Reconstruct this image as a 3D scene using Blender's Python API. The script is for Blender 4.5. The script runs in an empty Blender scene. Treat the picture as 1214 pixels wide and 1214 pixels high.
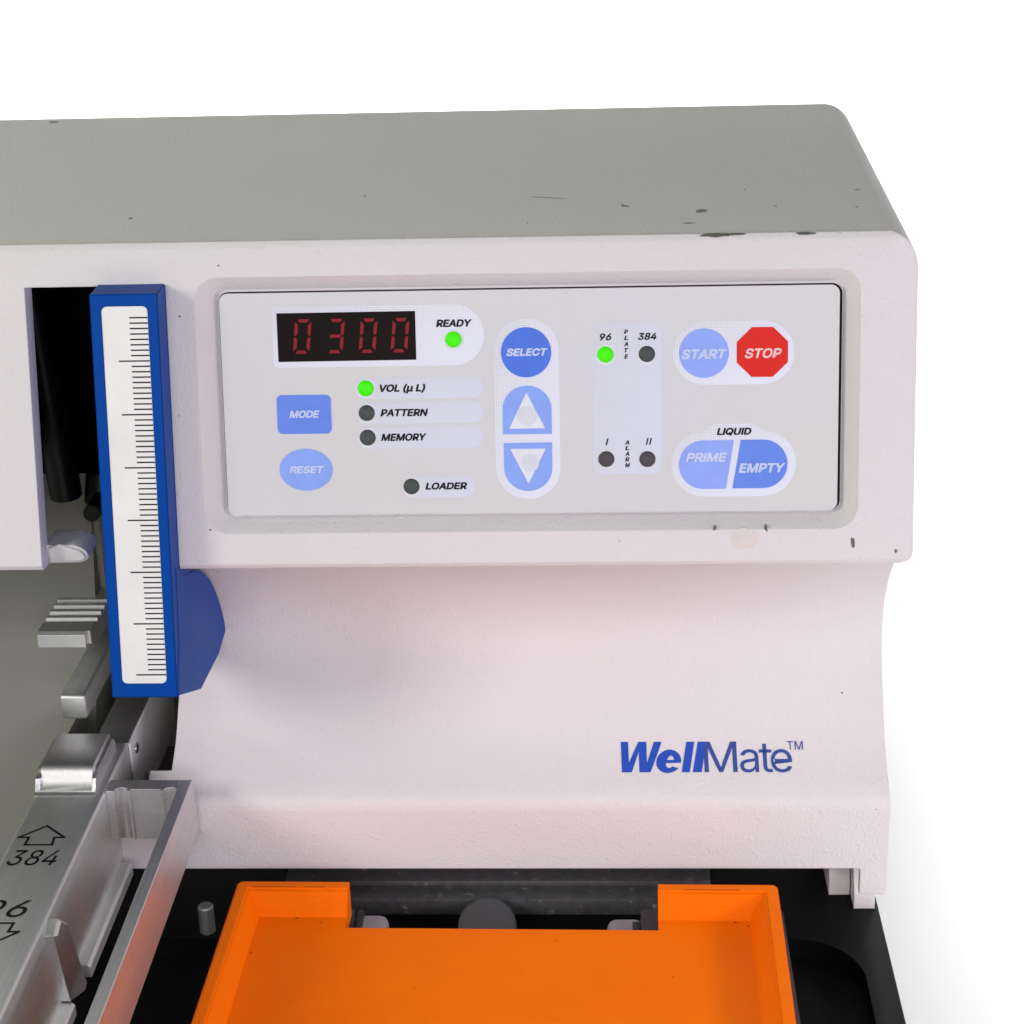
import bpy, bmesh, math, random
from mathutils import Vector, Matrix
from math import sin, cos, pi, radians
random.seed(7)
MM = 0.001
S = bpy.context.scene
COL = S.collection

# ------------------------------------------------------------------ camera
CAM = Vector((24.9, -395.9, 284.6))
PITCH, YAW, ROLL, FPX = radians(22.42), radians(-3.0), radians(1.686), 2235.0
fwd = Vector((sin(YAW)*cos(PITCH), cos(YAW)*cos(PITCH), -sin(PITCH)))
rt = Vector((cos(YAW), -sin(YAW), 0)); dn = fwd.cross(rt)
r2 = rt*cos(ROLL)+dn*sin(ROLL); d2 = dn*cos(ROLL)-rt*sin(ROLL)
cd = bpy.data.cameras.new('camera'); cam = bpy.data.objects.new('camera', cd); COL.objects.link(cam)
m = Matrix((r2, -d2, -fwd)).transposed().to_4x4(); m.translation = CAM*MM
cam.matrix_world = m
cd.sensor_width = 36; cd.lens = FPX/1214*36; cd.clip_start = 0.01; cd.clip_end = 50
S.camera = cam

# ------------------------------------------------------------------ light
W = bpy.data.worlds.new("World"); S.world = W; W.use_nodes = True
W.node_tree.nodes['Background'].inputs[0].default_value = (0.82, 1.0, 0.66, 1)
W.node_tree.nodes['Background'].inputs[1].default_value = 0.13
S.view_settings.view_transform = 'Standard'; S.view_settings.look = 'None'
S.view_settings.exposure = 0; S.view_settings.gamma = 1
def area(name, loc, target, sx, sy, power, col, spread=180):
    l = bpy.data.lights.new(name, 'AREA'); l.shape = 'RECTANGLE'; l.size = sx*MM; l.size_y = sy*MM
    l.energy = power; l.color = col; l.spread = radians(spread)
    o = bpy.data.objects.new(name, l); COL.objects.link(o); o.location = Vector(loc)*MM
    o.rotation_euler = (Vector(target)-Vector(loc)).to_track_quat('-Z', 'Y').to_euler()
    return o
area('key_softbox', (-570, -440, 400), (0, 0, 90), 230, 230, 2.2, (1.0, 0.965, 0.935))
area('fill_softbox', (560, -520, 260), (0, 20, 90), 350, 350, 1.75, (0.86, 0.77, 1.0))
area('front_softbox', (40, -840, 310), (0, 20, 90), 650, 220, 2.5, (0.985, 0.94, 0.98))
area('added_backdrop_light', (0, 480, 620), (0, 900, 120), 2200, 120, 11, (1, 1, 1), 100)  # unseen light added to turn the backdrop white
area('added_floor_light', (370, 260, 150), (215, 260, -32), 1000, 60, 1.0, (1, 1, 1), 92)  # unseen light added to whiten the floor beside the base
area('added_tray_light', (20, -250, 400), (-10, -85, 0), 160, 100, .027, (0.86, 0.88, 1.0), 44)  # unseen narrow light added to brighten the tray and metal parts
area('side_bounce', (-620, 60, 420), (-40, 60, 120), 300, 300, .45, (0.80, 1.0, 0.62))

# ------------------------------------------------------------------ helpers
def empty(name, loc, label, cat, group=None):
    o = bpy.data.objects.new(name, None); COL.objects.link(o); o.location = Vector(loc)*MM
    o.empty_display_size = 0.01
    o['label'] = label; o['category'] = cat
    if group: o['group'] = group
    return o
def base_of(p):
    v = Vector((0, 0, 0))
    while p is not None: v += p.location; p = p.parent
    return v
def link(name, me, mat, parent=None, label=None, kind=None, smooth=None):
    off = base_of(parent)
    me.transform(Matrix.Translation(-off))
    o = bpy.data.objects.new(name, me); COL.objects.link(o); o.parent = parent
    if mat is not None and not me.materials:
        for mm in (mat if isinstance(mat, (list, tuple)) else [mat]): me.materials.append(mm)
    if label: o['label'] = label
    if kind: o['kind'] = kind
    if smooth is not None:
        for p in me.polygons: p.use_smooth = True
        me.set_sharp_from_angle(angle=radians(smooth))
    return o
def bm_mesh(bm, scale=True):
    bmesh.ops.recalc_face_normals(bm, faces=bm.faces)
    if scale: bmesh.ops.scale(bm, vec=(MM,)*3, verts=bm.verts)
    me = bpy.data.meshes.new('m'); bm.to_mesh(me); bm.free(); return me
def add_box(bm, x0, x1, y0, y1, z0, z1, bev=0, seg=2, edges=None):
    t = bmesh.new(); bmesh.ops.create_cube(t, size=1)
    bmesh.ops.scale(t, vec=(x1-x0, y1-y0, z1-z0), verts=t.verts)
    bmesh.ops.translate(t, vec=((x0+x1)/2, (y0+y1)/2, (z0+z1)/2), verts=t.verts)
    if bev:
        ee = [e for e in t.edges if edges is None or edges(e)]
        bmesh.ops.bevel(t, geom=ee, offset=bev, segments=seg, profile=0.5, affect='EDGES')
    me = bpy.data.meshes.new('t'); t.to_mesh(me); t.free(); bm.from_mesh(me); bpy.data.meshes.remove(me)
def box(name, x0, x1, y0, y1, z0, z1, mat, parent=None, bev=0.3, seg=2, edges=None, **k):
    bm = bmesh.new(); add_box(bm, x0, x1, y0, y1, z0, z1, bev, seg, edges)
    return link(name, bm_mesh(bm), mat, parent, smooth=40, **k)
def prism(bm, loop, a0, a1, mp):
    """loop of 2D points, extruded between a0 and a1; mp(p, a) -> 3D"""
    n = len(loop)
    A = [bm.verts.new(mp(p, a0)) for p in loop]; B = [bm.verts.new(mp(p, a1)) for p in loop]
    bm.faces.new(A); bm.faces.new(B)
    for i in range(n): bm.faces.new((A[i], A[(i+1) % n], B[(i+1) % n], B[i]))
def yz(p, a): return Vector((a, p[0], p[1]))
def xy(p, a): return Vector((p[0], p[1], a))
AL = radians(12.1)
def face(u, v, o=0.0):      # point on the sloping front face of the head, o = distance proud of it
    return Vector((u, 2.2+v*sin(AL)-o*cos(AL), 110.2+v*cos(AL)+o*sin(AL)))
def fc(p, a): return face(p[0], p[1], a)
def rrect(x0, x1, y0, y1, r, seg=6):
    rs = r if isinstance(r, (list, tuple)) else (r,)*4      # bl, br, tr, tl
    out = []
    for (cx, cy, sx, sy, a0), rr in zip(((x0, y0, 1, 1, pi), (x1, y0, -1, 1, 1.5*pi), (x1, y1, -1, -1, 0), (x0, y1, 1, -1, .5*pi)), rs):
        if rr <= 0: out.append((cx, cy)); continue
        for i in range(seg+1):
            a = a0+i/seg*pi/2; out.append((cx+sx*rr+rr*cos(a), cy+sy*rr+rr*sin(a)))
    return out
def ell(cx, cy, rx, ry=None, n=40): ry = ry or rx; return [(cx+rx*cos(2*pi*i/n), cy+ry*sin(2*pi*i/n)) for i in range(n)]
def apply_mods(o):
    dg = bpy.context.evaluated_depsgraph_get(); dg.update()
    me = bpy.data.meshes.new_from_object(o.evaluated_get(dg)); o.modifiers.clear(); o.data = me; return o
def boolean(o, cutters, op='DIFFERENCE'):
    for me in cutters:
        c = bpy.data.objects.new('cut', me); COL.objects.link(c)
        c.location = (0, 0, 0) if o.parent is None else -base_of(o.parent); c.parent = o.parent
        md = o.modifiers.new('b', 'BOOLEAN'); md.object = c; md.operation = op; md.solver = 'EXACT'; md.material_mode = 'TRANSFER'
        bpy.context.view_layer.update(); apply_mods(o); bpy.data.objects.remove(c)
    return o
def cut_mesh(bm, mat):
    me = bm_mesh(bm); me.materials.append(mat); return me
def smooth(o, a=35):
    for p in o.data.polygons: p.use_smooth = True
    o.data.set_sharp_from_angle(angle=radians(a))

# ------------------------------------------------------------------ materials
def srgb(r, g, b):
    f = lambda c: (c/255/12.92) if c/255 <= .04045 else ((c/255+.055)/1.055)**2.4
    return (f(r), f(g), f(b), 1)
class Mat:
    def __init__(s, name, col, rough=.5, metal=0, spec=.5, **kw):
        s.m = bpy.data.materials.new(name); s.m.use_nodes = True; s.n = s.m.node_tree.nodes; s.l = s.m.node_tree.links
        s.p = s.n['Principled BSDF']; s.p.inputs['Base Color'].default_value = col if len(col) == 4 else (*col, 1)
        s.p.inputs['Roughness'].default_value = rough; s.p.inputs['Metallic'].default_value = metal
        s.p.inputs['Specular IOR Level'].default_value = spec
        for k, v in kw.items(): s.p.inputs[k.replace('_', ' ')].default_value = v
        s.tc = s.n.new('ShaderNodeTexCoord'); s.last = None
    def noise(s, scale, detail=3, rough=.5, stretch=None, rot=None):
        t = s.n.new('ShaderNodeTexNoise'); t.inputs['Scale'].default_value = scale; t.inputs['Detail'].default_value = detail; t.inputs['Roughness'].default_value = rough
        if stretch:
            mp = s.n.new('ShaderNodeMapping'); mp.inputs['Scale'].default_value = stretch
            if rot: mp.inputs['Rotation'].default_value = rot
            s.l.new(s.tc.outputs['Object'], mp.inputs[0]); s.l.new(mp.outputs[0], t.inputs['Vector'])
        else: s.l.new(s.tc.outputs['Object'], t.inputs['Vector'])
        return t.outputs['Fac']
    def ramp(s, fac, stops):
        r = s.n.new('ShaderNodeValToRGB'); e = r.color_ramp.elements
        while len(e) < len(stops): e.new(.5)
        for el, (p, c) in zip(e, stops): el.position = p; el.color = c if len(c) == 4 else (*c, 1)
        s.l.new(fac, r.inputs[0]); return r.outputs[0]
    def bump(s, h, strength, dist=.0001):
        b = s.n.new('ShaderNodeBump'); b.inputs['Strength'].default_value = strength; b.inputs['Distance'].default_value = dist
        s.l.new(h, b.inputs['Height'])
        if s.last: s.l.new(s.last, b.inputs['Normal'])
        s.last = b.outputs[0]; s.l.new(s.last, s.p.inputs['Normal']); return s
    def bevel(s, r):
        b = s.n.new('ShaderNodeBevel'); b.samples = 4; b.inputs['Radius'].default_value = r*MM; s.last = b.outputs[0]; s.l.new(s.last, s.p.inputs['Normal']); return s
    def color(s, sock): s.l.new(sock, s.p.inputs['Base Color']); return s
    def rough(s, sock, lo, hi):
        r = s.n.new('ShaderNodeMapRange'); r.inputs['To Min'].default_value = lo; r.inputs['To Max'].default_value = hi
        s.l.new(sock, r.inputs[0]); s.l.new(r.outputs[0], s.p.inputs['Roughness']); return s

def paint(name, c0, c1, spec=.08):
    k = Mat(name, c0, .5, 0, spec)
    k.color(k.ramp(k.noise(14, 4), [(.3, c0), (.7, c1)]))
    k.bevel(.45)
    k.bump(k.noise(1500, 2, .5), .8, .0002)
    k.bump(k.ramp(k.noise(700, 1, .5), [(.60, (0, 0, 0)), (.74, (1, 1, 1))]), .6, .0001)
    k.rough(k.noise(40, 3), .6, .75)
    return k.m
M_paint = paint('powder_coat', (.77, .735, .75, 1), (.745, .72, .725, 1))
M_arm_lit = Mat('lit_arm_side_pale', (.74, .71, .72), .45, 0, .4).m  # pale colour stands in for light reflected on the rear arm's side
M_inner = Mat('matte_black_interior', (.006, .006, .006), .8, 0, .2).m
k = Mat('black_anodised', (.004, .004, .0045), .55, 0, .1); k.bump(k.noise(1800, 2), .12, .0001)
k.rough(k.noise(25, 4), .5, .65); k.color(k.ramp(k.noise(900, 2, .7), [(.0, (.004, .004, .005)), (.78, (.005, .005, .006)), (.83, (.04, .04, .04))])); M_black = k.m
k = Mat('dark_gunmetal', (.045, .045, .05), .35, .3, .5); k.rough(k.noise(60, 3), .25, .5)
k.color(k.ramp(k.noise(420, 4, .7), [(.3, (.11, .11, .115)), (.64, (.17, .17, .175)), (.70, (.5, .5, .5))])); M_gun = k.m
k = Mat('dark_grey_plastic', srgb(50, 47, 54), .55); k.bump(k.noise(900, 2), .2); M_dkgrey = k.m
def alu(name, col, r0, r1, stretch, b=.12, metal=1.0):
    k = Mat(name, col, .35, metal)
    n = k.noise(700, 3, .6, stretch); k.rough(n, r0, r1)
    c = Vector(col[:3]); f = k.noise(1600, 2, .7, tuple(q*(1 if q >= 1 else .5) for q in stretch)); g = k.noise(60, 4, .6)
    mx = k.n.new('ShaderNodeMix'); mx.data_type = 'FLOAT'; mx.inputs[0].default_value = .45; k.l.new(f, mx.inputs[2]); k.l.new(g, mx.inputs[3])
    k.color(k.ramp(mx.outputs[0], [(.34, (*(c*.86), 1)), (.62, (*c, 1))]))
    k.bevel(.25); k.bump(n, b, .00006); return k.m
M_alu = alu('machined_aluminium', (.84, .85, .84), .46, .6, (1, .04, 1), .06)
M_alu2 = alu('polished_aluminium', (.80, .79, .80), .40, .54, (1, .03, 1), .06)
M_aludark = alu('dark_aluminium', (.50, .49, .47), .42, .55, (.05, 1, 1), .06)  # darker aluminium tone for the rear arm and tongue
k = Mat('blue_anodised', (.0012, .062, .35), .5, 0, .06); k.bevel(.3); k.bump(k.noise(1600, 2), .12); k.rough(k.noise(30, 3), .3, .45)
M_blue = k.m
k = Mat('orange_plastic', (.90, .17, .004), .5, 0, .06)
k.color(k.ramp(k.noise(30, 4, .6), [(.3, (.93, .158, .0)), (.7, (.98, .182, .0))]))
w = k.n.new('ShaderNodeTexWave'); w.wave_type = 'BANDS'; w.bands_direction = 'Z'; w.inputs['Scale'].default_value = 700; w.inputs['Distortion'].default_value = .3
k.l.new(k.tc.outputs['Object'], w.inputs['Vector']); k.bevel(.3); k.bump(w.outputs['Fac'], .45, .00009)
w2 = k.n.new('ShaderNodeTexWave'); w2.wave_type = 'BANDS'; w2.bands_direction = 'Y'; w2.inputs['Scale'].default_value = 480; w2.inputs['Distortion'].default_value = .6
k.l.new(k.tc.outputs['Object'], w2.inputs['Vector']); k.bump(w2.outputs['Fac'], .3, .00008); k.rough(k.noise(45, 5, .7), .4, .62); M_orange = k.m
k = Mat('card_white', srgb(236, 236, 234), .45); k.color(k.ramp(k.noise(60, 4, .6), [(.35, srgb(240, 240, 238)), (.75, srgb(230, 230, 228))])); M_card = k.m
def flat(name, c, rough=.45, spec=.18, **kw):
    k = Mat(name, c, rough, 0, spec, **kw); c = Vector(c[:3])
    k.color(k.ramp(k.noise(260, 3, .6), [(.35, (*(c*.94), 1)), (.65, (*c, 1))])); return k.m
M_ink = flat('black_ink', srgb(26, 24, 30), .5)
M_engrave = flat('engraved_black', srgb(20, 22, 22), .7, .2)
k = Mat('membrane_grey', srgb(212, 211, 214), .42, 0, .4); k.color(k.ramp(k.noise(18, 3), [(.3, srgb(214, 213, 211)), (.7, srgb(211, 212, 219))])); k.bump(k.noise(2500, 2), .08, .00005); M_plate = k.m
def halftone(name, full):
    k = Mat(name, full, .42, 0, .4)
    uv = k.n.new('ShaderNodeUVMap'); uv.uv_map = 'mm'
    sx = k.n.new('ShaderNodeSeparateXYZ'); k.l.new(uv.outputs[0], sx.inputs[0])
    def math(op, a, b=None):
        t = k.n.new('ShaderNodeMath'); t.operation = op
        for i, q in enumerate((a, b)):
            if q is None: continue
            if isinstance(q, (int, float)): t.inputs[i].default_value = q
            else: k.l.new(q, t.inputs[i])
        return t.outputs[0]
    f = 2*pi/.72
    s1 = math('SINE', math('MULTIPLY', math('ADD', sx.outputs[0], sx.outputs[1]), f/1.414))
    s2 = math('SINE', math('MULTIPLY', math('SUBTRACT', sx.outputs[0], sx.outputs[1]), f/1.414))
    pr = math('MULTIPLY', s1, s2)
    nv = k.n.new('ShaderNodeUVMap'); nv.uv_map = 'norm'; sn = k.n.new('ShaderNodeSeparateXYZ'); k.l.new(nv.outputs[0], sn.inputs[0])
    g = math('SUBTRACT', math('MULTIPLY', sn.outputs[1], .85), math('MULTIPLY', sn.outputs[0], .75))
    thr = math('SUBTRACT', .5, g)
    t = math('GREATER_THAN', pr, thr)
    mx = k.n.new('ShaderNodeMix'); mx.data_type = 'RGBA'
    mx.inputs['A'].default_value = full; mx.inputs['B'].default_value = srgb(209, 210, 217)
    k.l.new(t, mx.inputs['Factor']); k.color(mx.outputs['Result']); return k.m
M_strip = halftone('halftone_strip', srgb(214, 219, 236))
M_white = halftone('halftone_white', srgb(228, 231, 246))
M_ring = flat('ring_white', srgb(226, 226, 236))
M_mode = flat('button_mid_blue', srgb(106, 143, 240)); M_light = flat('button_light_blue', srgb(142, 174, 252))
M_sel = flat('button_deep_blue', srgb(82, 124, 234)); M_start = flat('button_pale_blue', srgb(150, 175, 255)); M_red = flat('button_red', srgb(226, 34, 24))
M_bt = flat('button_lettering', srgb(205, 217, 252)); M_stopt = flat('stop_lettering', srgb(250, 205, 210))
M_tri = flat('arrow_white', srgb(232, 235, 246)); M_tri2 = flat('arrow_worn', srgb(220, 224, 237))
def led(name, c, e):
    k = Mat(name, c, .45, 0, .2); k.p.inputs['Emission Color'].default_value = c; k.p.inputs['Emission Strength'].default_value = e; return k.m
M_green = led('green_light', srgb(66, 225, 6), .3); M_off = led('unlit_light', srgb(74, 82, 80), 0); M_off2 = led('unlit_red_light', srgb(80, 77, 83), 0)
M_disp = Mat('display_window', (.006, .003, .003), .4, 0, .08).m
M_seg = led('display_segment_lit', srgb(132, 12, 30), .14); M_seg0 = Mat('display_segment_dark', (.0075, .0035, .0035), .4, 0, .08).m
M_logo = flat('logo_blue', srgb(42, 84, 190), .5); M_logo2 = flat('logo_slate_blue', srgb(60, 84, 160), .5)
M_chip = flat('bare_metal_chip', srgb(104, 107, 100), .6); M_stain = flat('glue_stain', (.74, .68, .655, 1), .6)
M_screw = Mat('screw_steel', (.75, .74, .76), .18, 1).m
M_frost = Mat('frosted_grey_rubber', (.085, .083, .09), .5).m; M_clip = flat('grey_clip', srgb(165, 160, 168), .5)
M_tube = Mat('black_tube', (.006, .006, .006), .35, 0, .3).m
M_backdrop = Mat('backdrop_paper', (.88, .88, .88), .9, 0, .1).m
k = Mat('bay_shaded_paint', (.27, .27, .235), .55, 0, .3); k.bump(k.noise(1300, 2), .25, .0001); M_bay_shade = k.m  # housing paint darkened to grey-olive: the bay's shade is in the colour

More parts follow.
